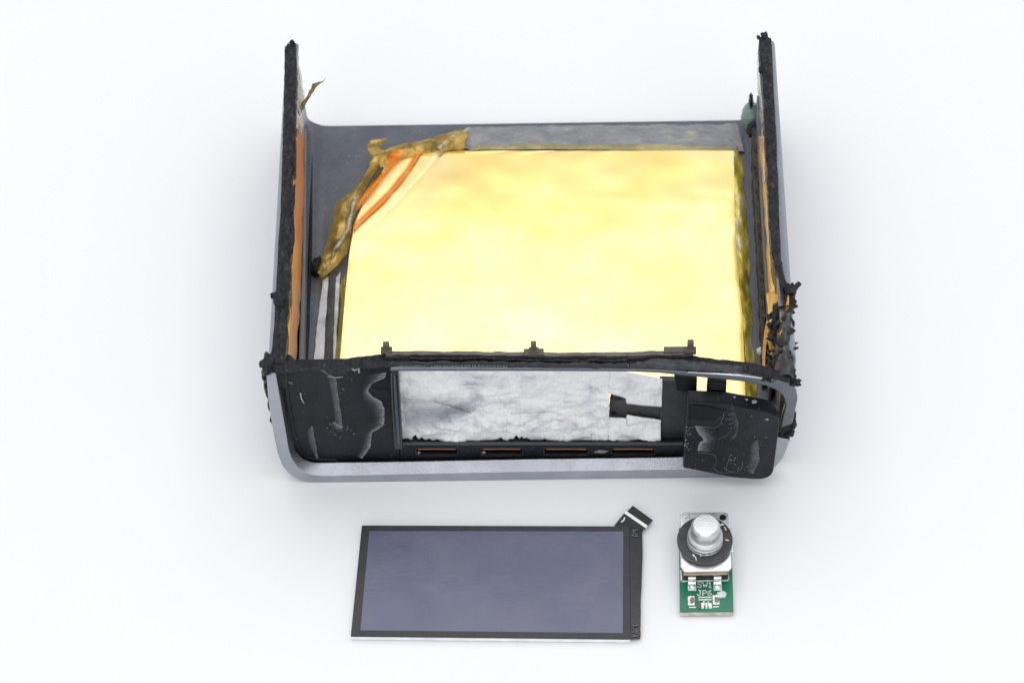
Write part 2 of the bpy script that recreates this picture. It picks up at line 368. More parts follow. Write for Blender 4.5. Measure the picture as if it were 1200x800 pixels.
for k in range(46):
    px = rn.uniform(903, 924); py = rn.uniform(352, 446); c = at(px, py, 'z', rn.uniform(3.0, 3.6)); a = rn.uniform(0, 6.28); L = rn.uniform(.08, .24)
    d = Vector((math.cos(a), math.sin(a), rn.uniform(-.5, .6)))*L; w = Vector((-math.sin(a), math.cos(a), rn.uniform(-.8, .8)))*rn.uniform(.03, .09)
    A = [c - w, c + d*.5 - w*.9 + Vector((0, 0, .03)), c + d - w*.2]; Bq = [c + w, c + d*.5 + w*.6 + Vector((0, 0, .05)), c + d + w*.2]
    bar(g, A, Bq, (0, .01, -.03), 7, lambda p, k2: p + Vector((.02*fb(p, 9, k), .02*fb(p, 9, k+1), .03*fb(p, 8, k+2))))
obj('torn_adhesive', g, M_goop, H, smooth=True)
g = B()   # grey glue film behind the lumps on the right wall
grid(g, [at(a, b, 'z', 3.66) for a, b in ((928, 366), (926, 385), (925, 410), (930, 440))], [at(a, b, 'z', 3.45) for a, b in ((915, 384), (911, 395), (910, 415), (908, 445))], 50, 14, lambda u, v, p: p + Vector((.03*fb(p, 3, 5), 0, .05*fb(p, 3, 6) + .12*math.sin(v*3.14))))
obj('glue_film', g, mat('grey_glue', [(.36, (.008, .008, .010)), (.55, (.035, .036, .042)), (.72, (.13, .135, .145))], 3, .35, bump=.6, bscale=8), H, solid=.04)

# ---- left inner wall details
def wallx(px, py, z): return at(px, py, 'z', z).x
g = B()
grid(g, zz([(346, 128), (345, 180), (342, 230), (342, 300), (339, 345), (337, 380), (334, 430)], 3.35), [at(a, b, 'z', 1.3) for a, b in ((356, 150), (356.5, 190), (357, 218), (355, 270), (353, 330), (351, 370), (346, 430))], 60, 8,
     lambda u, v, p: p + Vector((.025*fb(p, 2.0, 8) + 0, 0, 0)))
tag(obj('orange_tape', g, M_orange, H, solid=.012), 'long strip on the left wall')
g = B(); grid(g, zz([(337.5, 372), (335, 420)], 3.4), zz([(340.5, 372), (338.5, 420)], 3.1), 20, 3)
obj('orange_tape', g, mat('yellow_edge', (.9, .5, .06), 3, .3), H, solid=.012)
g = B(); bar(g, [at(a, b, 'z', .9) for a, b in ((356, 150), (354, 300), (349, 440))], [at(a, b, 'z', .9) for a, b in ((359, 150), (358, 300), (355, 440))], (0, 0, -.6), 12)
obj('wall_rib', g, mat('light_grey_rib', (.17, .18, .19), 3, .4, bump=.3), H, bevel=.02)
g = B(); bar(g, [at(a, b, 'z', .34) for a, b in ((362.5, 150), (361, 300), (356, 440))], [at(a, b, 'z', .34) for a, b in ((367, 150), (365, 300), (360, 440))], (0, 0, -.12), 12, lambda p, k: p + Vector((.012*fb(p, 6, k), 0, 0)))
obj('seal_bead', g, M_black, H, bevel=.02)

# torn bits of film standing at the back left
g = B()
grid(g, [at(a, b, 'y', 7.0) for a, b in ((346, 140), (347, 133), (351, 123), (357, 117), (365, 104), (366, 99), (381, 94))], [at(a, b, 'y', 7.0) for a, b in ((349, 142), (352, 132), (357, 124), (363, 114), (368, 107), (372, 100), (382, 93.5))], 30, 4,
     lambda u, v, p: p + Vector((0, .1*fb(p, 3, 4), .02*fb(p, 6, 3))))
obj('kapton_sliver', g, mat('khaki_sliver', [(.3, (.22, .16, .06)), (.6, (.42, .33, .16)), (.75, (.7, .66, .55))], 3, .3, bump=.4), H, solid=.012)
g = B()
grid(g, [at(a, b, 'z', 3.5) for a, b in ((346, 62), (346.5, 100), (346, 150))], [at(a, b, 'z', 2.4) for a, b in ((350, 70), (357, 110), (356, 160))], 30, 6, lambda u, v, p: p + Vector((.05*fb(p, 2, 4), 0, 0)))
obj('clear_film', g, M_clearfilm, H, solid=.008)

# ---- right inner wall: second upright plate, strips, teal sealant, gasket
Pz = 1.5
pl = [at(a, b, 'z', Pz) for a, b in ((887, 112), (888, 150), (892, 230), (896, 300), (899, 350), (903, 430))]
pr_ = [at(a, b, 'z', Pz) for a, b in ((891, 112), (893, 150), (896, 230), (900, 300), (903, 350), (907, 430))]
g = B(); bar(g, pl, pr_, (0, 0, -1.25), 20)
obj('upright_plate', g, mat('slate_plate', (.10, .11, .135), 3, .3, bump=.25, bscale=10), H, bevel=.015)
g = B(); bar(g, [at(a, b, 'z', 1.0) for a, b in ((881, 150), (885, 230), (889, 300), (895, 430))], [at(a, b, 'z', 1.0) for a, b in ((886, 150), (890, 230), (894, 300), (900, 430))], (0, 0, -.75), 90, lambda p, k: p + Vector((.03*fb(p, 4, 3+k), 0, .03*fb(p, 5, k))))
obj('seal_bead', g, mat('black_sealant', [(.3, (.015, .014, .015)), (.65, (.05, .045, .045)), (.8, (.28, .24, .22))], 7, .5, bump=.8, bscale=14), H)
g = B(); grid(g, zz([(891, 150), (895, 200), (898, 250), (902, 330), (906, 360)], 1.9), zz([(895, 150), (898, 200), (901, 250), (905, 330), (915, 380)], 2.5), 30, 3)
g2 = B(); grid(g2, zz([(896, 160), (899, 200), (901.5, 250), (903, 290), (908, 322), (922, 342)], 3.15), zz([(889, 160), (893, 205), (897, 260), (899, 300), (902, 350), (904, 395)], 1.6), 60, 8, lambda u, v, p: p + Vector((.02*fb(p, 2, 3), 0, .03*fb(p, 2, 5))))
g.free(); obj('orange_tape', g2, M_amber, H, solid=.012)['label'] = 'amber strip on the right wall widening towards the front'
g = B(); grid(g, zz([(899, 345), (901, 372), (902, 393)], 2.2), zz([(924, 341), (923, 366), (914, 394)], 3.62), 20, 14, lambda u, v, p: p + Vector((.02*fb(p, 2, 3), 0, .04*fb(p, 2, 5)+.03)))
tag(obj('orange_tape', g, M_amber, H, solid=.012), 'amber patch laid bare where the right rim has broken off')
for seg in (((892.5, 152), (895.3, 212)), ((897.5, 240), (902.3, 300))):
    g = B(); a, b = seg; bar(g, [at(*a, 'z', 2.6), at(*b, 'z', 2.6)], [at(a[0]+2, a[1], 'z', 2.6), at(b[0]+1.6, b[1], 'z', 2.6)], (0, 0, -.1), 6)
    obj('pale_strip', g, M_white, H, bevel=.01)
g = B(); grid(g, zz([(891, 60), (893, 100), (896, 150)], 3.3), zz([(887, 62), (888, 100), (892, 158)], 2.6), 24, 4, lambda u, v, p: p + Vector((.02*fb(p, 2, 3), 0, 0)))
obj('clear_film', g, M_clearfilm, H, solid=.008)
g = B(); lump(g, at(880, 137, 'z', .65), (.20, .30, .32), 5, .2, 3, .8); obj('sealant_blob', g, M_teal, H, smooth=True)
g = B(); lump(g, at(880, 118, 'z', 1.1), (.04, .15, .16), 9, .5, 3); lump(g, at(882, 152, 'z', .8), (.12, .15, .12), 10, .5, 3); obj('torn_adhesive', g, M_rim, H, smooth=True)
# gasket with an oblong hole
g = B()
go = [(893.5, 432), (893.5, 415), (894.5, 400), (896, 386), (898.5, 375), (901.5, 381), (903.5, 392), (904.5, 402), (904, 415), (903.5, 435)]
gi = [(896.7, 432), (896.8, 418), (897.5, 408), (898.3, 402), (899, 398.5), (900, 400), (901.2, 405), (902, 412), (902.2, 422), (902, 435)]
bar(g, [at(a, b, 'z', 2.3+.0*i) for i, (a, b) in enumerate(go)], [at(a, b, 'z', 2.3) for a, b in gi], (.0, 0, -.06), 40)
obj('gasket', g, mat('amber_board', [(.3, (.55, .26, .05)), (.7, (.78, .42, .10))], 4, .35, bump=.2), H)
g = B(); prism(g, zz([(896.7, 434), (896.8, 418), (899, 398), (901.6, 408), (902.6, 422), (902.4, 436)], 2.2), (0, 0, -.3)); obj('slot_cavity', g, M_void, H)
g = B()
for a, b, r in ((900, 384, .026), (900.5, 392, .026)): 
    c = at(a, b, 'z', 2.302); bmesh.ops.create_cone(g, cap_ends=True, segments=10, radius1=r, radius2=r, depth=.012, matrix=Matrix.Translation(c))
obj('gasket_hole', g, M_void, H)
g = B(); lump(g, at(891, 411, 'z', .6), (.07, .09, .06), 3, .3); obj('glue_bead', g, M_white, H, smooth=True)

# ---- floor: gold film slab and what surrounds it
Fz = .42
def film_outline_l(): return [(545, 176.5), (505, 178), (480, 181), (462, 190), (443, 212), (425, 240), (415, 262), (409, 300), (405, 340), (401, 390), (397, 440), (394, 485)]
def film_outline_r(): return [(560, 176.5), (640, 175.5), (740, 176.5), (800, 177.5), (859.5, 178.5), (860.5, 210), (861, 250), (863, 290), (866, 330), (870, 370), (872, 410), (873, 440), (874, 480)]
# grid film by rows in y so it can wrinkle
def interp(poly, y):
    for (x0, y0), (x1, y1) in zip(poly, poly[1:]):
        if y0 <= y <= y1 or y1 <= y <= y0: return lerp(x0, x1, 0 if y1 == y0 else (y-y0)/(y1-y0))
    return poly[-1][0] if y > poly[-1][1] else poly[0][0]
g = B(); rows = []
ul = g.loops.layers.uv.verify()
Lp = film_outline_l(); Rp = film_outline_r()[4:]
ys = [176.8 + (480-176.8)*k/110 for k in range(111)]
for y in ys:
    xl = interp(Lp, y); xr = interp(Rp, y) if y > 178.5 else 859.5; row = []
    for j in range(90):
        u = j/89; p = at(lerp(xl, xr, u), y, 'z', Fz)
        ed = min(u, 1-u)*9.0; w = .010*nz(p, .55, 3) + .004*nz(p, 1.6, 5)
        w += .010*math.exp(-((u-.945)/.012)**2)*max(0, min(1, (y-360)/40))*(.6+nz(p, 2, 8))      # long crease near the right edge
        w += .0012*math.exp(-((y-232-18*(u-.6))/6.0)**2)*(1 if .55 < u < .99 else 0)
        if ed < .12: w -= .006*(1-ed/.12)
        row.append(g.verts.new(p + Vector((0, 0, w))))
    rows.append(row)
for a, b in zip(rows, rows[1:]):
    for k in range(89): g.faces.new((a[k], a[k+1], b[k+1], b[k]))
tag(obj('gold_film', g, M_gold, H, smooth=True), 'shiny gold film sheet over the floor')
g = B(); out = zz([(x, y) for x, y in Lp[2:]] + [(874, 480)] + list(reversed(Rp)) + [(600, 176.5)], Fz-.03)
prism(g, [Vector((p.x, p.y, Fz-.035)) for p in out], (0, 0, -.20)); obj('film_backing', g, M_amber, H)
# side folds of the film
g = B(); grid(g, zz([(405, 322), (404, 360), (400, 400), (395, 450)], Fz-.01), zz([(398, 335), (397.5, 360), (394, 400), (388, 450)], .24), 60, 7, lambda u, v, p: p + Vector((.02*fb(p, 2, 3), 0, .02*fb(p, 3, 4)*math.sin(v*3))))
tag(obj('film_fold', g, mat('yellow_fold', [(.3, (.30, .25, .03)), (.6, (.62, .50, .05)), (.75, (.8, .7, .2))], 2, .2, metal=.3, bump=.5, bscale=5, stretch=(3, .5, 1), coat=.5), H, smooth=True, solid=.01), 'yellow fold along the left edge')
g = B(); grid(g, zz([(859.5, 178), (860.5, 210), (861, 250), (863, 290), (866, 330), (870, 370), (873, 410), (874, 470)], Fz-.005), zz([(867, 172), (870, 200), (873, 240), (876, 280), (879, 330), (882, 380), (884, 420), (886, 470)], .24), 120, 12, lambda u, v, p: p + Vector((.05*fb(p, 1.6, 3)*v, 0, .08*fb(p, 2.2, 4)*math.sin(v*3.14)+.03*math.sin(v*3.14))))
tag(obj('film_fold', g, M_olive, H, smooth=True), 'crumpled olive fold along the right edge')
g = B(); grid(g, zz([(548, 176), (640, 175), (740, 176), (861, 178.5)], Fz-.01), zz([(560, 171), (640, 168), (740, 168.5), (858, 171)], .30), 90, 5, lambda u, v, p: p + Vector((0, .04*fb(p, 1.8, 3)*v, .03*fb(p, 2.5, 4)*math.sin(v*3.14))))
tag(obj('film_fold', g, mat('khaki_fold', [(.3, (.22, .19, .08)), (.7, (.5, .42, .17))], 2, .25, metal=.2, bump=.5, coat=.4), H, smooth=True), 'khaki fold along the back edge')
g = B(); grid(g, zz([(549, 151), (640, 149.5), (740, 148.2), (864, 147)], .27), zz([(524, 177), (640, 175), (740, 175), (872, 178)], .26), 100, 12, lambda u, v, p: p + Vector((0, .02*fb(p, 2, 9), .02+.07*abs(fb(p, 1.7, 4)))))
obj('cloudy_tape', g, M_clear, H, smooth=True)
# left floor strips: glare on clear film painted white, shaded gap painted dark
def strip(name, l, r, z, h, m, seed, jx=.02):
    g = B(); bar(g, zz(l, z), zz(r, z), (0, 0, -h), 50, lambda p, k: p + Vector((jx*fb(p, 2.5, seed+k), 0, 0))); return obj(name, g, m, H, bevel=.01, seg=1)
strip('white_glare', [(378, 328), (375, 350), (371, 390), (366, 440)], [(386, 322), (383, 350), (381, 390), (378, 440)], .28, .05, M_white, 1)
strip('dark_gap', [(385, 320), (384, 350), (382, 390), (380, 440)], [(394, 318), (392, 350), (391, 390), (389, 440)], .30, .06, M_dark, 3)
strip('white_glare', [(393.5, 325), (391.5, 350), (390.5, 390), (388.5, 440)], [(399, 318), (397, 350), (394.5, 390), (392, 440)], .28, .05, M_white, 5)

# torn kapton corner at the top left: outer crumpled flap, curl, creased layers
def crease(a, s): 
    def f(u, v, p):
        q = p.copy(); e = math.sin(v*math.pi); q.z += .45*a*e + e*(.18*abs(nz(p, 1.7, s)) - .05*abs(nz(p, 4.5, s+2))); q.x += .03*fb(p, 3, s+1); q.y += .03*fb(p, 3, s+5); return q
    return f
g = B(); grid(g, zz([(548, 151), (520, 157), (492, 165), (470, 170), (456, 174), (440, 180)], .46), zz([(544, 176), (515, 178), (492, 180), (474, 184), (460, 192), (448, 206)], .46), 60, 14, crease(.10, 2))
grid(g, zz([(437, 178), (428, 205), (409, 227), (395, 236), (391, 256), (384, 281), (377, 305), (371, 323)], .50), zz([(447, 192), (433, 213), (421, 235), (414, 256), (412, 276), (406, 298), (394, 312), (377, 327)], .46), 90, 16, crease(.14, 6))
tag(obj('torn_film', g, M_fold, H), 'crumpled amber flap torn off the back left corner')
g = B(); grid(g, zz([(434, 181), (431, 175), (431, 169), (435, 164.5), (442, 162.5), (453, 162.5)], .60), zz([(462, 180), (452, 177), (445, 174.5), (443, 172.5), (446, 170), (452, 167)], .50), 30, 6, crease(.05, 12))
tag(obj('torn_film', g, M_fold, H), 'small curl of film at the torn corner')
for k, (a, b, lab) in enumerate(((([(440, 182), (458, 178), (478, 176)]), [(410, 268), (430, 240), (456, 208)], None),)):
    pass
def layered(name, col, strength, sym):      # extra layers of film: colour deepest where the fold is thickest
    m = bpy.data.materials.new(name); m.use_nodes = True; nt = m.node_tree; b = nt.nodes['Principled BSDF']
    b.inputs['Base Color'].default_value = (*col, 1); b.inputs['Roughness'].default_value = .22; b.inputs['Metallic'].default_value = .5
    uv = nt.nodes.new('ShaderNodeUVMap'); sx = nt.nodes.new('ShaderNodeSeparateXYZ'); nt.links.new(uv.outputs[0], sx.inputs[0])
    f = ramp_cols(nt, sx.outputs[1], [(0, (0, 0, 0)), (.35, (.55,)*3), (.62, (1,)*3), (1, (0, 0, 0))] if sym else [(0, (1,)*3), (.35, (.85,)*3), (.6, (.35,)*3), (1, (0, 0, 0))])
    n = tex(nt, 2.2, 3); mr = nt.nodes.new('ShaderNodeMapRange'); mr.inputs[1].default_value = .3; mr.inputs[2].default_value = .65; mr.inputs[3].default_value = .6*strength; mr.inputs[4].default_value = strength
    nt.links.new(n, mr.inputs[0]); mu = nt.nodes.new('ShaderNodeMath'); mu.operation = 'MULTIPLY'; nt.links.new(f, mu.inputs[0]); nt.links.new(mr.outputs[0], mu.inputs[1]); nt.links.new(mu.outputs[0], b.inputs['Alpha'])
    return m
def orange_band(A, Bq, m, lab):
    g = B(); grid(g, zz(A, .455), zz(Bq, .455), 40, 10, lambda u, v, p: p + Vector((0, 0, .012*math.sin(v*3.14)))); tag(obj('orange_crease', g, m, H, smooth=True), lab)
orange_band([(461, 176), (448, 196), (436, 214), (419, 238)], [(487, 174), (470, 191), (453, 211), (436, 230), (416, 250)], layered('orange_layers', (.90, .28, .01), 1.5, False), 'broad orange crease beside the torn edge')
orange_band([(488, 175), (475, 195), (461, 213), (445, 231), (414, 260)], [(498, 174), (483, 199), (469, 218), (451, 238), (414, 273)], layered('brown_layers', (.62, .17, .01), 1.4, True), 'narrow orange brown crease further in')
orange_band([(507, 176), (490, 198), (470, 220), (450, 240), (420, 268)], [(521, 176), (502, 201), (480, 225), (460, 247), (424, 280)], layered('pale_layers', (1.0, .93, .62), .45, True), 'pale crease furthest from the torn corner')
g = B(); grid(g, zz([(447, 190), (440, 203), (433, 215), (428, 222)], .50), zz([(452, 187), (449, 198), (441, 208), (432, 218)], .50), 16, 4); obj('film_shadow_gap', g, M_dark, H, solid=.01)  # dark sheet laid in as the shade beside the torn flap
g = B(); grid(g, zz([(553, 150), (540, 158), (526, 167), (517, 176)], .52), zz([(545, 151), (532, 158), (519, 166), (510, 175)], .50), 30, 5, crease(.05, 17))
grid(g, zz([(418, 230), (413, 250), (409, 268), (398, 290), (381, 318)], .60), zz([(412, 236), (408, 254), (402, 274), (390, 296), (378, 326)], .52), 50, 6, crease(.06, 19))
obj('clear_film', g, M_clearfilm, H, solid=.006)  # pale strips laid on as the flap's white highlights
g = B(); lump(g, at(372, 312, 'z', .38), (.10, .14, .12), 71, .6); lump(g, at(370, 318, 'z', .36), (.09, .07, .10), 75, .6); lump(g, at(374, 306, 'z', .36), (.06, .07, .10), 77, .6)
obj('torn_adhesive', g, M_goop, H, smooth=True)

# ---- front: aluminium ring frame
def sm(p): return p
O_main = [(312, 438), (314.5, 470), (320, 505), (325, 530), (331, 546), (341, 557), (356, 564), (375, 566), (450, 565), (620, 562.3), (760, 560.3), (833, 559.3), (870, 559.5), (892, 557), (907, 549), (917, 537), (922, 526), (925, 515)]
I_main = [(323, 436), (329, 470), (335, 505), (338, 525), (342, 538), (350, 549), (362, 556), (378, 557.5), (450, 556), (620, 552.5), (760, 550.5), (833, 549.5), (862, 549), (878, 546), (890, 540), (899, 531), (906, 521), (910, 512)]
g = B(); 
I_band = [(326, 438), (332, 470), (338, 500), (341, 515), (346, 527), (355, 537), (366, 541.5), (380, 542), (450, 541), (620, 537.5), (760, 536), (833, 535), (862, 534), (878, 532), (888, 527), (896, 520), (903, 512), (907, 506)]
sweep(g, [yy(O_main, 0), yy(I_main, 0), yy(I_band, .21), [p+Vector((0, .02, 0)) + (Vector((0,0,.7))-p).normalized()*-.10 for p in yy(I_band, .21)], [p+Vector((0, .24, 0)) for p in yy(O_main, 0)]], 150)
fr = obj('front_frame', g, M_aluring, H, bevel=.05, seg=3); fr['label'] = 'grey metal frame round the front opening, snapped on the right'
O_top = [(929, 497), (932, 482), (935, 468), (933, 459), (925, 450), (912, 445.5), (880, 441), (850, 438.5), (820, 437), (790, 434.5), (760, 432.8), (700, 432), (600, 431.6), (457, 431.6)]
I_top = [(914, 502), (917, 487), (920, 476), (918, 466), (911, 458), (895, 452), (870, 447.5), (840, 444.5), (800, 440.5), (770, 437.5), (740, 436.2), (700, 435.8), (600, 435.4), (457, 435.4)]
g = B(); bar(g, yy(O_top, -.02), yy(I_top, -.02), (0, .13, 0), 150)
obj('front_frame', g, mat('anodised_dark', (.14, .15, .175), 2, .33, metal=.8, bump=.2, bscale=30), H, bevel=.035, seg=3)['label'] = 'upper run of the front frame, bent down on the right'
g = B(); bar(g, yy([(932, 492), (928, 503), (925, 516)], .05), yy([(918, 503), (913, 512), (909, 522)], .05), (0, .25, 0), 24, lambda p, k: p + Vector((.03*fb(p, 5, 2+k), 0, .03*fb(p, 6, k))))
obj('frame_break', g, M_goop, H)
g = B()
for k, (px, py, s) in enumerate(((930, 497, (.05, .08, .12)), (925, 506, (.09, .08, .08)), (931, 486, (.03, .06, .1)), (930, 447, (.12, .1, .05)), (922, 441, (.14, .1, .04)), (916, 508, (.06, .06, .07)))): lump(g, at(px, py, 'y', .08), s, 90+k, .6)
obj('torn_adhesive', g, M_goop, H, smooth=True)
# highlight along the frame top, added as a thin bright thread
g = B(); tube(g, yy([(806, 435.6), (840, 437.8), (868, 439.8), (905, 444.6)], -.02), .012, 6); obj('edge_highlight', g, M_metal, H)

# ---- torn top lip behind the ring, with three little tabs
def lip(U, L, z, amp, seed, m, name, nv=8, drop=.10):
    g = B(); n = 220
    def f(u, v, p): return p + Vector((0, .022*fb(p, 3, seed)*(1 if v in (0, 1) else .3), amp*fb(p, 4, seed+1) + .4*amp*fb(p, 14, seed+2)))
    rows = grid(g, zz(U, z), zz(L, z), n, nv, f)
    lo = []
    for r in rows: lo.append((g.verts.new(r[0].co + Vector((0, -.01, -drop))), g.verts.new(r[-1].co + Vector((0, .0, -drop)))))
    for i in range(n-1):
        g.faces.new((rows[i][0], rows[i+1][0], lo[i+1][0], lo[i][0])); g.faces.new((rows[i][-1], rows[i+1][-1], lo[i+1][1], lo[i][1])); g.faces.new((lo[i][0], lo[i+1][0], lo[i+1][1], lo[i][1]))
    return obj(name, g, m, H)
lip([(318, 424), (345, 423), (385, 421.5), (420, 418), (450, 414), (500, 414), (620, 415), (700, 415), (760, 413), (800, 412), (820, 418), (850, 421), (880, 425), (905, 431), (928, 441)],
    [(322, 434), (345, 431), (385, 429), (420, 428), (450, 427), (500, 426.5), (620, 427), (700, 427.5), (760, 428), (800, 430), (820, 431.5), (850, 433), (880, 435), (905, 439), (926, 445)], 3.60, .022, 3, M_rim, 'torn_lip')
lip([(452, 411), (520, 411.5), (620, 412.5), (700, 412.5), (770, 411.5), (812, 409)], [(452, 415.5), (520, 415.5), (620, 416.5), (700, 416.5), (770, 416), (812, 414)], 3.70, .012, 13, M_brown, 'lip_edge', 4, .12)
lip([(480, 418.5), (560, 417.5), (640, 420), (735, 419.5)], [(480, 421), (560, 420.5), (640, 423), (735, 423)], 3.68, .02, 17, M_rim, 'lip_strip', 4, .1)
lip([(455, 423.5), (560, 423), (640, 424.5), (735, 425)], [(455, 425.5), (560, 425.5), (640, 426.5), (735, 427.5)], 3.68, .03, 23, mat('dark_lip', [(.3, (.008, .008, .009)), (.7, (.03, .03, .032))], 8, .5, bump=.7, bscale=20), 'lip_strip', 4, .1)
lip([(738, 425), (770, 420), (800, 421), (830, 424), (870, 428)], [(738, 428), (770, 428), (800, 429), (830, 430.5), (870, 433)], 3.70, .04, 29, mat('grey_lip', [(.3, (.02, .02, .024)), (.7, (.07, .07, .08))], 6, .45, bump=.6, bscale=14, spec=.3), 'lip_flap', 6, .1)
for px, py0, py1, w in ((453, 404, 412, 7), (625.5, 403.5, 413, 6), (809, 402, 413, 7)):
    g = B(); c = at(px, py1, 'z', 3.68); h = (py1-py0)/37.0*1.0
    box(g, c + Vector((0, .03, h/2)), (w/61, .09, h)); box(g, c + Vector((0, .0, h*.2)), (w/61*1.8, .12, h*.35))
    if px > 600 and px < 700: box(g, c + Vector((0, -.02, .02)), (.36, .14, .08)); 
    if px > 700: box(g, c + Vector((-.25, .03, .04)), (.45, .12, .07))
    obj('snap_tab', g, mat('tab_grey', (.085, .075, .07), 8, .6, bump=.6), H, bevel=.012)
# comb-like teeth below the lip
g = B(); rnd = random.Random(4)
for k in range(120):
    px = 468 + k*2.25 + rnd.uniform(-.6, .6); c = at(px, 428.0, 'z', 3.60); box(g, c, (.014, .04, .03+.02*rnd.random()))
tag(obj('lip_teeth', g, mat('tooth_grey', (.22, .22, .24), 8, .5), H, stuff=True), None, kind='stuff')

# ---- front panel: left pad, window bar, bottom rail with slots, bracket
Py = .30
pad = round_poly(yy([(330, 429), (400, 428), (466, 431), (469, 541), (346, 545)], Py), [.35, .0, .0, .0, .42], 8)
g = B(); prism(g, pad, (0, .16, 0)); fp = obj('front_panel', g, M_black, H, bevel=.03, seg=2)
g = B()   # pressed edge running round the pad
O = yy([(331, 433), (334, 470), (340, 505), (346, 531), (353, 540), (368, 543), (395, 543.5)], .27); I = yy([(336, 433), (340, 470), (346, 505), (351, 526), (357, 534.5), (370, 538), (395, 539)], .27)
bar(g, O, I, (0, .06, 0), 50); obj('panel_edge', g, M_black, fp, bevel=.02)
g = B(); prism(g, jag(yy([(372, 431), (383, 437), (388, 441), (403, 441), (408, 436), (420, 432), (420, 428), (372, 427)], .24), .012, .08, 3, (1, 0, 1)), (0, .06, 0)); obj('torn_adhesive', g, M_goop, fp, bevel=.01)
bm = B(); bar(bm, yy([(457, 437), (459, 480), (462, 527)], .12), yy([(467, 437), (469.5, 480), (472, 527)], .12), (0, .25, 0), 12); obj('window_bar', bm, mat('gloss_bar', (.012, .014, .018), 3, .22), fp, bevel=.03)
bm = B(); bar(bm, yy([(461, 440), (463, 480), (466, 520)], .10), yy([(463.5, 440), (466, 480), (469, 520)], .10), (0, .05, 0), 12); obj('window_bar', bm, mat('bar_highlight', (.05, .065, .085), 3, .3), fp, bevel=.012)  # lighter ridge, the bar's highlight line painted on
# rail
xs = [(487, 537), (563, 613), (637, 690), (716, 768)]
def rq(bm, a, b, y0, y1, off=.16, Y=Py): prism(bm, yy([(a, y0), (b, y0), (b, y1), (a, y1)], Y), (0, off, 0))
g = B()
rq(g, 469, 803, 521, 524.5); rq(g, 469, 803, 534.5, 541)
prev = 469
for a, b in xs: rq(g, prev, a, 524.5, 534.5); prev = b
rq(g, prev, 803, 524.5, 534.5)
bmesh.ops.remove_doubles(g, verts=g.verts, dist=.0005)
obj('bottom_rail', g, M_black, H, bevel=0)
for a, b in xs:
    g = B(); rq(g, a-1, b+1, 523, 536, .05, Py+.17); s_ = obj('port_slot', g, M_void, H)
    g = B(); tube(g, yy([(a+3, 525.8), ((a+b)/2, 525.5), (b-3, 525.8)], Py+.03), .017, 8); obj('copper_lip', g, M_copper, s_)
    g = B(); ring = round_poly(yy([(a-1, 524), (b+1, 524), (b+1, 535), (a-1, 535)], Py-.012), .07, 5); inn = round_poly(yy([(a+1.5, 525.5), (b-1.5, 525.5), (b-1.5, 533.5), (a+1.5, 533.5)], Py-.012), .06, 5)
    bar(g, ring+[ring[0]], inn+[inn[0]], (0, .08, 0), 60); obj('slot_frame', g, mat('slot_frame', [(.3, (.008, .008, .010)), (.7, (.022, .02, .02))], 9, .5, bump=.6, spec=.3), s_, bevel=.008, seg=1)
    g = B(); c = at((a+b)/2+3, 531, 'y', Py+.1); box(g, c, ((b-a)/62*.62, .08, .07)); obj('contact_tongue', g, mat('contact', (.05, .04, .04), 9, .4), s_, bevel=.01)
g = B(); lump(g, at(491, 530, 'y', Py), (.03, .02, .03), 3, .5); lump(g, at(567, 530, 'y', Py), (.035, .02, .035), 5, .5); lump(g, at(705, 529, 'y', Py-.0), (.13, .012, .05), 8, .5); obj('glue_bead', g, mat('grey_bead', (.18, .18, .19), 8, .5), H, smooth=True)
# ledge under the residue
g = B(); prism(g, yy([(470, 503), (800, 503), (803, 522), (469, 522)], .52), (0, .1, 0)); prism(g, yy([(470, 512), (800, 512), (803, 523), (469, 523)], .475), (0, .03, 0)); obj('window_ledge', g, M_black, H)
g = B(); rq(g, 469, 800, 519.5, 521.2, .04, Py-.01); obj('ledge_edge', g, mat('edge_grey', (.05, .055, .065), 4, .4), H)
# dark underside band between panel and ring
g = B(); prism(g, yy([(350, 548), (360, 545), (803, 538), (803, 546), (360, 552)], .34), (0, .12, 0)); obj('underside_band', g, M_void, H)

# fibrous residue in the window
top_l = [(464, 429), (560, 429), (640, 429), (690, 430), (715, 434), (740, 437), (760, 440), (776, 444)]
def bot(x): return 515 + 4*math.sin(x*.05) + 2.2*nz((x*.11, 0, 0), 1, 3)*3 + (3*math.exp(-((x-528)/6)**2)) + (4 if 690 < x < 712 else 0) + 4.0*nz((x*.25, 2, 0), 1, 3) + 2.2*nz((x*.9, 2, 0), 1, 3)
def tp(x): return interp([(b, a) for a, b in []] or [(0, 0)], 0)
def topy(x):
    for (x0, y0), (x1, y1) in zip(top_l, top_l[1:]):
        if x0 <= x <= x1: return lerp(y0, y1, (x-x0)/(x1-x0))
    return top_l[-1][1]
def fdisp(u, v, p): 
    e = min(1, 6*min(v, 1-v)+.15)
    return p + Vector((0, -(.09*fb((p.x, 0, p.z*1.6), 1.9, 4, 6) + .11*abs(nz((p.x, 0, p.z*1.7), 3.2, 6))*(1 if p.x < 1.4 else .3) + .02*fb((p.x, 0, p.z), 9, 9, 4))*e, 0))
g = B(); Yr = .42
X = [464 + (713.5-464)*k/150 for k in range(151)]
grid(g, yy([(x, topy(x)) for x in X], Yr), yy([(x, bot(x)) for x in X], Yr), 300, 50, fdisp)
X2 = [713.5, 734, 734.2, 775.5]
grid(g, yy([(713.5, topy(713.5)), (734, topy(734)), (734.6, topy(734)), (776, 443.5)], Yr), yy([(713.5, 459.5), (734, 466), (734.6, 472), (775.5, 476)], Yr), 60, 20, fdisp)
grid(g, yy([(713.5, 488), (734, 490.5), (734.6, 486), (774.5, 492)], Yr), yy([(713.5, 520), (734, 518), (754, 519), (764, 517), (773.5, 520.5)], Yr), 60, 20, fdisp)
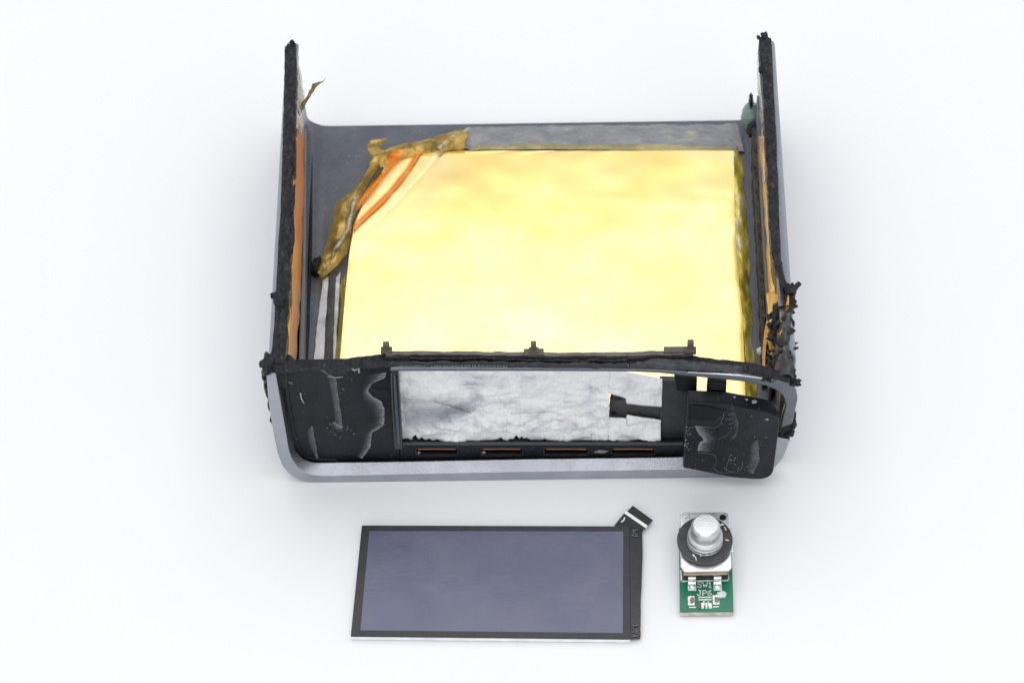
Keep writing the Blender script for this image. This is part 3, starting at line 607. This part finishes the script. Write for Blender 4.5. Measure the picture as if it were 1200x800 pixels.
tag(obj('fibrous_residue', g, M_foam, H, smooth=True, solid=.03), 'torn whitish adhesive backing filling the display window')
def patch(A, Bq, col, st, n=40):
    g = B(); grid(g, yy(A, .30), yy(Bq, .30), n, 10, lambda u, v, p: p + Vector((.03*fb(p, 4, 5), 0, .03*fb(p, 4, 3)))); m = layered('thin_patch', col, st, True)
    m.node_tree.nodes['Principled BSDF'].inputs['Metallic'].default_value = 0; m.node_tree.nodes['Principled BSDF'].inputs['Roughness'].default_value = .8
    return obj('thin_residue', g, m, H)
patch([(472, 452), (500, 456), (535, 464), (560, 476)], [(474, 512), (505, 506), (535, 494), (556, 482)], (.20, .225, .28), .62)
patch([(508, 468), (530, 474), (556, 481)], [(508, 471.5), (530, 478), (552, 486)], (.14, .15, .19), .7)
patch([(598, 482), (620, 482), (640, 480)], [(600, 486), (622, 486), (641, 483)], (.2, .21, .24), .5)
# bracket and its T arm
g = B(); prism(g, yy([(773, 446), (806, 447), (806, 530), (772, 530)], .47), (0, .12, 0)); obj('side_bracket', g, mat('bracket_black', [(.3, (.018, .019, .023)), (.7, (.04, .042, .05))], 5, .5, bump=.3), H, bevel=.02)
g = B(); prism(g, yy([(716, 463), (727, 462), (734.5, 465), (735, 471.5), (776, 475), (776, 493), (735, 488.5), (734, 491), (714.5, 489), (714, 478)], .50), (0, .1, 0)); obj('latch_arm', g, mat('arm_black', [(.3, (.02, .021, .025)), (.7, (.06, .06, .068))], 6, .55, bump=.5), H, bevel=.015)
g = B(); lump(g, at(718, 486, 'y', .44), (.10, .04, .04), 14, .5); lump(g, at(722, 466, 'y', .46), (.10, .04, .04), 16, .5); obj('glue_bead', g, M_rim, H, smooth=True)
# ---- right cap of the panel, twisted forward over the frame
cap = round_poly(yy([(800.5, 548), (801.5, 528), (806, 472), (851, 474), (915, 486), (905, 563), (862, 560), (835, 555)], -.25), [.03, .05, .04, .0, .34, .36, .10, .12], 8)
g = B(); prism(g, cap, (0, .30, 0)); rc = obj('panel_end', g, M_black, H, bevel=.085, seg=3); rc['label'] = 'rounded black end of the panel hanging forward over the frame'
g = B(); prism(g, yy([(790, 440.5), (817, 444), (816.5, 461), (793, 458)], .18), (0, .18, 0)); obj('panel_lug', g, M_void, rc, bevel=.012)
g = B(); prism(g, yy([(829.5, 444.5), (851.5, 447.5), (851, 461), (828, 460)], .10), (0, .12, 0)); obj('panel_lug', g, M_void, rc, bevel=.012)
for k in range(3):
    g = B(); bar(g, yy([(831, 448+3.2*k), (850, 450+3.2*k)], .08), yy([(831, 449.2+3.2*k), (850, 451.2+3.2*k)], .08), (0, .03, 0), 3); obj('lug_ridge', g, mat('ridge', (.03, .03, .04), 4, .3), rc)
g = B(); prism(g, yy([(807, 472), (816, 474), (816, 486), (806, 490)], -.0), (0, .25, 0)); obj('panel_web', g, M_black, rc)
g = B(); grid(g, yy([(807, 474), (828, 476), (851, 481)], -.262), yy([(807, 497), (825, 499), (838, 500), (849, 483)], -.262), 10, 4)
obj('label_patch', g, mat('matt_patch', (.008, .009, .012), 4, .45, spec=.12), rc, solid=.006)

# ---- dried glue marks on the black panel (thin films of their own)
def glue(A, Bq, y, m, par, n=60, nv=8):
    g = B(); rn = random.Random(len(A))
    grid(g, yy(A, y), yy(Bq, y), n, nv, lambda u, v, p: p + Vector((.014*fb(p, 6, 5)*(v > .9), 0, .014*fb(p, 7, 3)*(v > .9)))); return obj('glue_mark', g, m, par)
glue([(424, 441), (424, 450), (422, 462), (424, 470), (432, 482), (436, 492), (432, 500), (426, 508), (422, 520), (415, 534)],
     [(453, 436), (450, 443), (436, 449), (431, 458), (437, 465), (447, 470), (451, 482), (450, 498), (436, 507), (434, 524), (424, 537)], .262, M_glue, fp, 90, 10)
glue([(384, 444), (388, 460), (391, 480), (393, 500)], [(394, 442), (396, 460), (399, 480), (402, 500)], .262, M_glue2, fp)
glue([(360, 505), (362, 520), (370, 536)], [(366, 498), (369, 515), (373, 538)], .262, M_glue2, fp)
glue([(386, 498), (390, 503), (396, 508)], [(392, 494), (398, 499), (402, 500)], .262, M_glue, fp)
glue([(338, 444), (342, 446)], [(338, 449), (343, 450)], .262, M_glue, fp)
glue([(375, 434), (382, 440), (390, 443)], [(375, 432), (384, 437.5), (390, 441)], .235, M_glue, fp)
g = B()
tube(g, yy([(352, 460), (353, 466), (356, 472)], .275), .014, 6); tube(g, yy([(384, 441), (393, 442.3), (402, 441.5)], .235), .01, 5)
tube(g, yy([(412, 430), (415, 434), (420, 431), (421, 436)], .2), .022, 6); tube(g, yy([(363, 429), (366, 431.5)], .2), .03, 6)
obj('glue_thread', g, mat('pale_glue', (.34, .35, .38), 6, .5), fp, smooth=True)
g = B(); rn = random.Random(12)
for k in range(26):
    px = rn.gauss(395, 8) if k < 18 else rn.uniform(345, 450); py = rn.gauss(500, 5) if k < 18 else rn.uniform(440, 530)
    lump(g, at(px, py, 'y', .262), [rn.uniform(.006, .016)]*3, k, .5, 1)
tag(obj('glue_specks', g, mat('speck_glue', (.17, .175, .19), 6, .6), fp, stuff=True), None, kind='stuff')
glue([(830, 499), (840, 503), (844, 512), (843, 520), (841, 530)], [(815, 499), (817, 506), (825, 515), (819, 519), (818, 528)], -.264, M_glue, rc, 60, 10)
glue([(858, 468), (856, 480), (858, 500), (852, 520)], [(856, 466), (862, 486), (866, 500), (862, 512)], -.264, stain('haze', (.3, .31, .34), .25, 6), rc)
glue([(880, 520), (878, 540), (876, 552)], [(888, 515), (890, 540), (882, 555)], -.264, stain('haze2', (.4, .41, .44), .35, 6, edge=.8), rc)
g = B()
for pts, r in (([(849, 482), (847, 490), (843, 498), (838, 501), (826, 500), (816, 499), (808, 501), (803, 508), (803, 518), (806, 525)], .009), ([(858, 490), (857, 503), (852, 510), (842, 514)], .007), ([(818, 530), (830, 531), (838, 533), (840, 540), (836, 548), (840, 552), (848, 554), (866, 552), (869, 548), (870, 540)], .010), ([(856, 533), (852, 544), (851, 551), (858, 552)], .010), ([(855, 485), (859, 484)], .012), ([(851, 490), (855, 491), (858, 489)], .012), ([(854, 496), (860, 496)], .012), ([(853, 484), (856, 487)], .01)):
    tube(g, jag(yy(pts, -.254), .004, .07, 2, (1, 0, 1), closed=False), r*.6, 5)
obj('glue_thread', g, mat('grey_thread', (.10, .105, .12), 6, .6), rc, smooth=True)
g = B(); rn = random.Random(5)
for k in range(44):
    if k < 20: px, py = rn.gauss(805, 2.0), rn.uniform(500, 528)
    elif k < 32: px, py = rn.gauss(855, 8), rn.gauss(540, 8)
    else: px, py = rn.uniform(810, 900), rn.uniform(480, 550)
    lump(g, at(px, py, 'y', -.255), [rn.uniform(.005, .013)]*3, k, .5, 1)
for px, py, s in ((884, 470.5, .035), (875, 468, .02), (861, 465, .018), (899, 491, .025)): lump(g, at(px, py+0, 'y', -.12 if py < 480 else -.255), [s*1.4, s, s*.6], int(px), .5, 2)
tag(obj('glue_specks', g, mat('speck_glue2', (.26, .27, .29), 6, .6), rc, stuff=True), None, kind='stuff')

# ================================================================== DISPLAY MODULE
D = bpy.data.objects.new('display_module', None); D.location = (-.7, -2.3, 0); COL.objects.link(D)
tag(D, 'flat display panel with purple grey screen and black border lying before the housing', 'display')
def pobj(n, bm, m, par, root, **k):
    bmesh.ops.translate(bm, verts=bm.verts, vec=-Vector(root.location)); return obj(n, bm, m, par, **k)
Zd = .17
def slab(pts, z, h): g = B(); prism(g, zz(pts, z) if not isinstance(pts[0], Vector) else pts, (0, 0, -h)); return g
o_ = zz([(424, 615), (738, 616), (739, 747.5), (411, 744)], Zd)
q = [Vector((p.x, p.y, .012)) for p in o_]
g = B(); prism(g, q, (0, 0, .10)); pobj('backlight_tray', g, mat('white_tray', (.78, .79, .80), 3, .35), D, D, bevel=.015)
g = B(); prism(g, o_, (0, 0, -.055)); bz = pobj('glass_panel', g, M_bezel, D, D, bevel=.010, seg=2)
g = B(); prism(g, zz([(432.7, 621.8), (730.3, 622.3), (729.8, 741.2), (422.3, 738)], Zd+.004), (0, 0, -.02)); pobj('screen', g, M_screen, D, D)
g = B(); bar(g, zz([(732, 616.5), (733, 650), (733, 700), (732, 747)], Zd-.03), zz([(752, 619), (753.5, 650), (750.5, 700), (750, 746)], Zd-.05), (0, 0, -.08), 40, lambda p, k: p + Vector((k*.012*fb(p, 1.5, 3), 0, 0))); pobj('driver_strip', g, mat('strip_black', [(.3, (.008, .008, .010)), (.7, (.02, .02, .024))], 4, .28, bump=.15), D, D, bevel=.012)
g = B()
for pts in ([(742, 620), (742, 627)], [(745, 621), (743, 624), (747, 627)], [(741, 621), (748, 620)], [(740, 627), (748, 628)], [(741, 733), (748, 732)], [(741, 745), (747, 744)], [(741, 735), (743, 738), (741, 741)], [(746, 737), (745, 741), (748, 742)]): tube(g, zz(pts, Zd-.02), .010, 5)
pobj('bond_mark', g, mat('mark_grey', (.13, .135, .14), 5, .4), D, D)
g = B(); box(g, at(749.5, 738, 'z', .1), (.045, .09, .02)); pobj('flex_contact', g, mat('contact_amber', (.65, .30, .08), 5, .4), D, D)
g = B(); box(g, at(749.2, 743, 'z', .1), (.05, .05, .02)); pobj('flex_contact', g, mat('contact_green', (.02, .25, .15), 5, .4), D, D)
g = B(); prism(g, zz([(732.5, 599.8), (757.5, 616.5), (750, 625), (720, 615)], .11), (0, 0, -.02)); fx = pobj('flex_tail', g, M_flex, D, D)
g = B(); prism(g, zz([(741.5, 592.0), (765, 609), (758, 616), (734.0, 600.0)], .12), (0, 0, -.03)); pobj('flex_stiffener', g, M_flex, fx, D)
g = B(); prism(g, zz([(733.8, 598.4), (759.0, 615.4), (757.0, 618.4), (731.2, 600.6)], .128), (0, 0, -.012)); pobj('white_line', g, M_silk, fx, D)
g = B(); tube(g, zz([(728, 611.5), (731, 609), (732, 606)], .115), .014, 5); pobj('flex_mark', g, M_silk, fx, D)

# ================================================================== ENCODER BOARD
E = bpy.data.objects.new('encoder_board', None); E.location = (3.1, -2.0, 0); COL.objects.link(E)
tag(E, 'small green circuit board with a silver rotary knob shaft in a black washer', 'circuit board')
Zb = .16
cor = [at(a, b, 'z', Zb) for a, b in ((795.5, 618), (857, 622), (859.5, 716), (797, 716.5))]
g = B(); prism(g, cor, (0, 0, -.13)); pcb = pobj('circuit_board', g, M_pcb, E, E, bevel=.008, seg=1)
g = B(); d = (cor[2]-cor[3]); prism(g, [cor[3]+Vector((0, -.006, -.02)), cor[2]+Vector((0, -.006, -.02)), cor[2]+Vector((0, -.006, -.13)), cor[3]+Vector((0, -.006, -.13))], (0, .02, 0)); pobj('board_edge', g, M_edge, pcb, E)
def q4(a, b, c, d_, z, h, name, m, par, **k):
    g = B(); prism(g, zz([a, b, c, d_], z), (0, 0, -h)); return pobj(name, g, m, par, E, **k)
def line(pts, w, name='silk_line', z=Zb+.006, par=None, m=None):
    g = B(); P = zz(pts, z)
    for a, b in zip(P, P[1:]):
        d = (b-a); n = Vector((-d.y, d.x, 0)).normalized()*w/2; e = d.normalized()*w*.4
        prism(g, [a-e+n, b+e+n, b+e-n, a-e-n], (0, 0, -.008))
    return pobj(name, g, m or M_silk, par or pcb, E)
# housing
g = B(); prism(g, [Vector((p.x, p.y, .60)) for p in zz([(800, 605), (852, 604), (854.5, 664), (800.5, 665)], .60)], (0, 0, -.43)); eb = pobj('encoder_body', g, M_body, E, E, bevel=.03)
pt = zz([(797, 603), (802, 600), (849, 599.5), (854, 602), (857.5, 664), (854, 668), (802, 669), (798, 664)], .64)
g = B(); prism(g, pt, (0, 0, -.05)); mp = pobj('metal_bracket', g, M_metal, eb, E, bevel=.015)
g = B(); f0 = at(802, 668, 'z', .58); f1 = at(852, 667, 'z', .58); prism(g, [f0, f1, f1+Vector((0, 0, -.10)), f0+Vector((0, 0, -.10))], (0, .04, 0)); pobj('front_flange', g, M_metal, eb, E, bevel=.01)
g = B(); prism(g, [f0+Vector((-.01, -.02, -.10)), f1+Vector((.01, -.02, -.10)), f1+Vector((.01, -.02, -.14)), f0+Vector((-.01, -.02, -.14))], (0, .04, 0)); pobj('wafer', g, M_phen, eb, E)
g = B(); tube(g, [at(828, 671, 'z', .42), at(836, 671.5, 'z', .42), at(847, 671, 'z', .42)], [.02, .04, .03], 6); pobj('solder_smear', g, M_tin, eb, E, smooth=True)
for a, b in ((802.5, 604.5), (803, 662), (849, 661.5)):
    g = B(); c = at(a, b, 'z', .645); bmesh.ops.create_cone(g, cap_ends=True, segments=20, radius1=.055, radius2=.045, depth=.02, matrix=Matrix.Translation(c)); bmesh.ops.create_cone(g, cap_ends=True, segments=14, radius1=.022, radius2=.022, depth=.03, matrix=Matrix.Translation(c)); pobj('rivet', g, M_metal, eb, E)
g = B(); c = at(847, 606, 'z', .646); bmesh.ops.create_cone(g, cap_ends=True, segments=24, radius1=.062, radius2=.062, depth=.012, matrix=Matrix.Translation(c)); pobj('locating_hole', g, M_void, eb, E)
# legs of the bracket on left and right
g = B()
for px in (798.5, 856.5):
    c = at(px, 640, 'z', .40); box(g, c, (.05, .5, .44))
pobj('side_leg', g, M_metal, eb, E, bevel=.01)
# washer
wc = at(826, 632.5, 'z', .73)
g = B(); rows = lathe(g, wc, [(.31, -.045), (.505, -.045), (.505, .015), (.495, .03), (.44, .035), (.32, .03), (.31, .02), (.31, -.045)], 72)
pobj('washer', g, M_washer, E, E, smooth=True).modifiers.new('e', 'EDGE_SPLIT')
g = B()
for pts, w in (([(821, 664-12), (823, 645)], .014), ([(843, 615), (848, 614)], .03), ([(849, 617), (851, 621)], .02), ([(850, 632), (854, 633)], .022), ([(812, 649), (814, 652)], .028), ([(815, 652), (816, 656)], .02)):
    P = zz(pts, .775); tube(g, P, w/2, 5)
pobj('washer_scratch', g, mat('scratch_white', (.75, .76, .77), 5, .4), E, E)
# shaft: bushing, grooves, tapered end
g = B(); prof = [(.335, -.05), (.335, .05), (.320, .07), (.325, .085), (.325, .12), (.305, .135), (.305, .15), (.320, .165), (.318, .22), (.30, .245), (.262, .26), (.262, .28), (.268, .29), (.262, .50), (.250, .53), (.222, .56), (.12, .562), (.0005, .563)]
sc = at(826, 634.5, 'z', .72); rows = lathe(g, sc, prof, 64)
ks = pobj('knob_shaft', g, M_shaft, E, E, smooth=True); ks.modifiers.new('e', 'EDGE_SPLIT').split_angle = math.radians(38)
g = B()
for k in range(7):
    a = math.radians(-100+k*9+3*math.sin(k*4)); r = .327; box(g, sc + Vector((r*math.cos(a), r*math.sin(a), .09+.01*math.sin(k*5))), (.03, .012, .014), Matrix.Rotation(a+math.pi/2, 4, 'Z'))
pobj('shaft_knurl', g, mat('knurl_dark', (.10, .10, .11), 5, .5), ks, E)
# print and pads
line([(797.8, 668), (798.5, 680.5), (853.5, 679.5), (853, 664)], .028)
line([(798, 646), (798, 664)], .028)
for a in (811, 841):
    g = B(); P = [(a-4.5, 672), (a+4.5, 672), (a+4.8, 680), (a-4.3, 680)]; top = zz(P, .34); top[2].z = top[3].z = .30
    A = at(a, 675, 'z', .34); 
    for (y0, z0), (y1, z1) in zip([(at(a, 668, 'z', .36).y, .36), (at(a, 679, 'z', .30).y, .30), (at(a, 683, 'z', .2).y, .2), (at(a, 688, 'z', .18).y, .18)], [(at(a, 679, 'z', .30).y, .30), (at(a, 683, 'z', .2).y, .2), (at(a, 688, 'z', .18).y, .18)]):
        pass
    path = [(at(a, 670, 'z', .34).y, .34), (at(a, 677, 'z', .32).y, .32), (at(a, 682, 'z', .20).y, .20), (at(a, 688, 'z', .18).y, .18)]
    L = [Vector((A.x-.07, y, z)) for y, z in path]; Rr = [Vector((A.x+.07, y, z)) for y, z in path]
    bar(g, L, Rr, (0, 0, -.025), 14); pobj('terminal', g, M_metal, eb, E, bevel=.008, seg=1)
    g = B(); box(g, at(a, 687.5, 'z', Zb+.01), (.155, .15, .02)); pobj('solder_pad', g, M_tin, pcb, E, bevel=.006)
    g = B(); lump(g, at(a, 687, 'z', Zb+.03), (.065, .05, .035), int(a), .3); pobj('solder_joint', g, M_metal, pcb, E, smooth=True)
# lettering in strokes: cell -> pixel
def glyph(strokes, x, y, w, h):
    for s in strokes: line([(x+w*a, y+h*(1-b)) for a, b in s], .016, 'letter')
SW = {'S': [[(1, .85), (.8, 1), (.2, 1), (0, .8), (.2, .55), (.8, .48), (1, .22), (.8, 0), (.2, 0), (0, .15)]], 'W': [[(0, 1), (.22, 0), (.5, .6), (.78, 0), (1, 1)]], '1': [[(.1, .8), (.5, 1), (.5, 0)], [(.1, 0), (.9, 0)]],
      'J': [[(.3, 1), (1, 1)], [(.75, 1), (.75, .2), (.5, 0), (.2, 0), (0, .2)]], 'P': [[(0, 0), (0, 1), (.75, 1), (1, .8), (1, .65), (.75, .45), (0, .45)]], '6': [[(.85, 1), (.3, .8), (0, .4), (.1, .1), (.4, 0), (.8, .05), (1, .28), (.8, .5), (.3, .5), (.05, .35)]]}
for ch, x in (('S', 817.8), ('W', 823.8), ('1', 830.6)): glyph(SW[ch], x, 681.6, {'S': 4.2, 'W': 5.2, '1': 3.0}[ch], 6.0)
for ch, x in (('J', 817.4), ('P', 823.6), ('6', 829.4)): glyph(SW[ch], x, 691.2, 4.2, 6.0)
line([(819, 699.4), (833.5, 699.2)], .02); line([(819, 702.2), (833.5, 702)], .02)
for a, b in ((810, 703.5), (839, 702.5)):
    g = B(); box(g, at(a, b, 'z', Zb+.012), (.125, .20, .024)); pobj('solder_pad', g, M_tin, pcb, E, bevel=.006)
    g = B(); lump(g, at(a+1, b-.5, 'z', Zb+.03), (.035, .055, .03), int(a), .5); pobj('solder_joint', g, mat('old_solder', (.28, .22, .19), 12, .4, metal=.4, bump=.6), pcb, E, smooth=True)
for a, m, w in ((819.5, mat('brown_chip', (.12, .09, .09), 9, .5), .07), (823.3, M_tin, .045), (827.8, M_tin, .04), (832.3, M_tin, .06)):
    g = B(); box(g, at(a, 709.5, 'z', Zb+.012), (w, .12, .024)); pobj('solder_pad', g, m, pcb, E, bevel=.004)
g = B(); box(g, at(825, 706.5, 'z', Zb+.012), (.02, .10, .02)); box(g, at(830, 707, 'z', Zb+.012), (.015, .10, .02)); pobj('solder_pad', g, M_tin, pcb, E)
line([(808, 711), (815, 711)], .02); line([(836, 710.5), (842, 710.2)], .02)
g = B(); lump(g, at(845.5, 696, 'z', Zb+.004), (.085, .075, .014), 4, .4); pobj('flux_residue', g, mat('flux', [(.3, (.45, .60, .58)), (.7, (.75, .78, .80))], 6, .6), pcb, E, smooth=True)
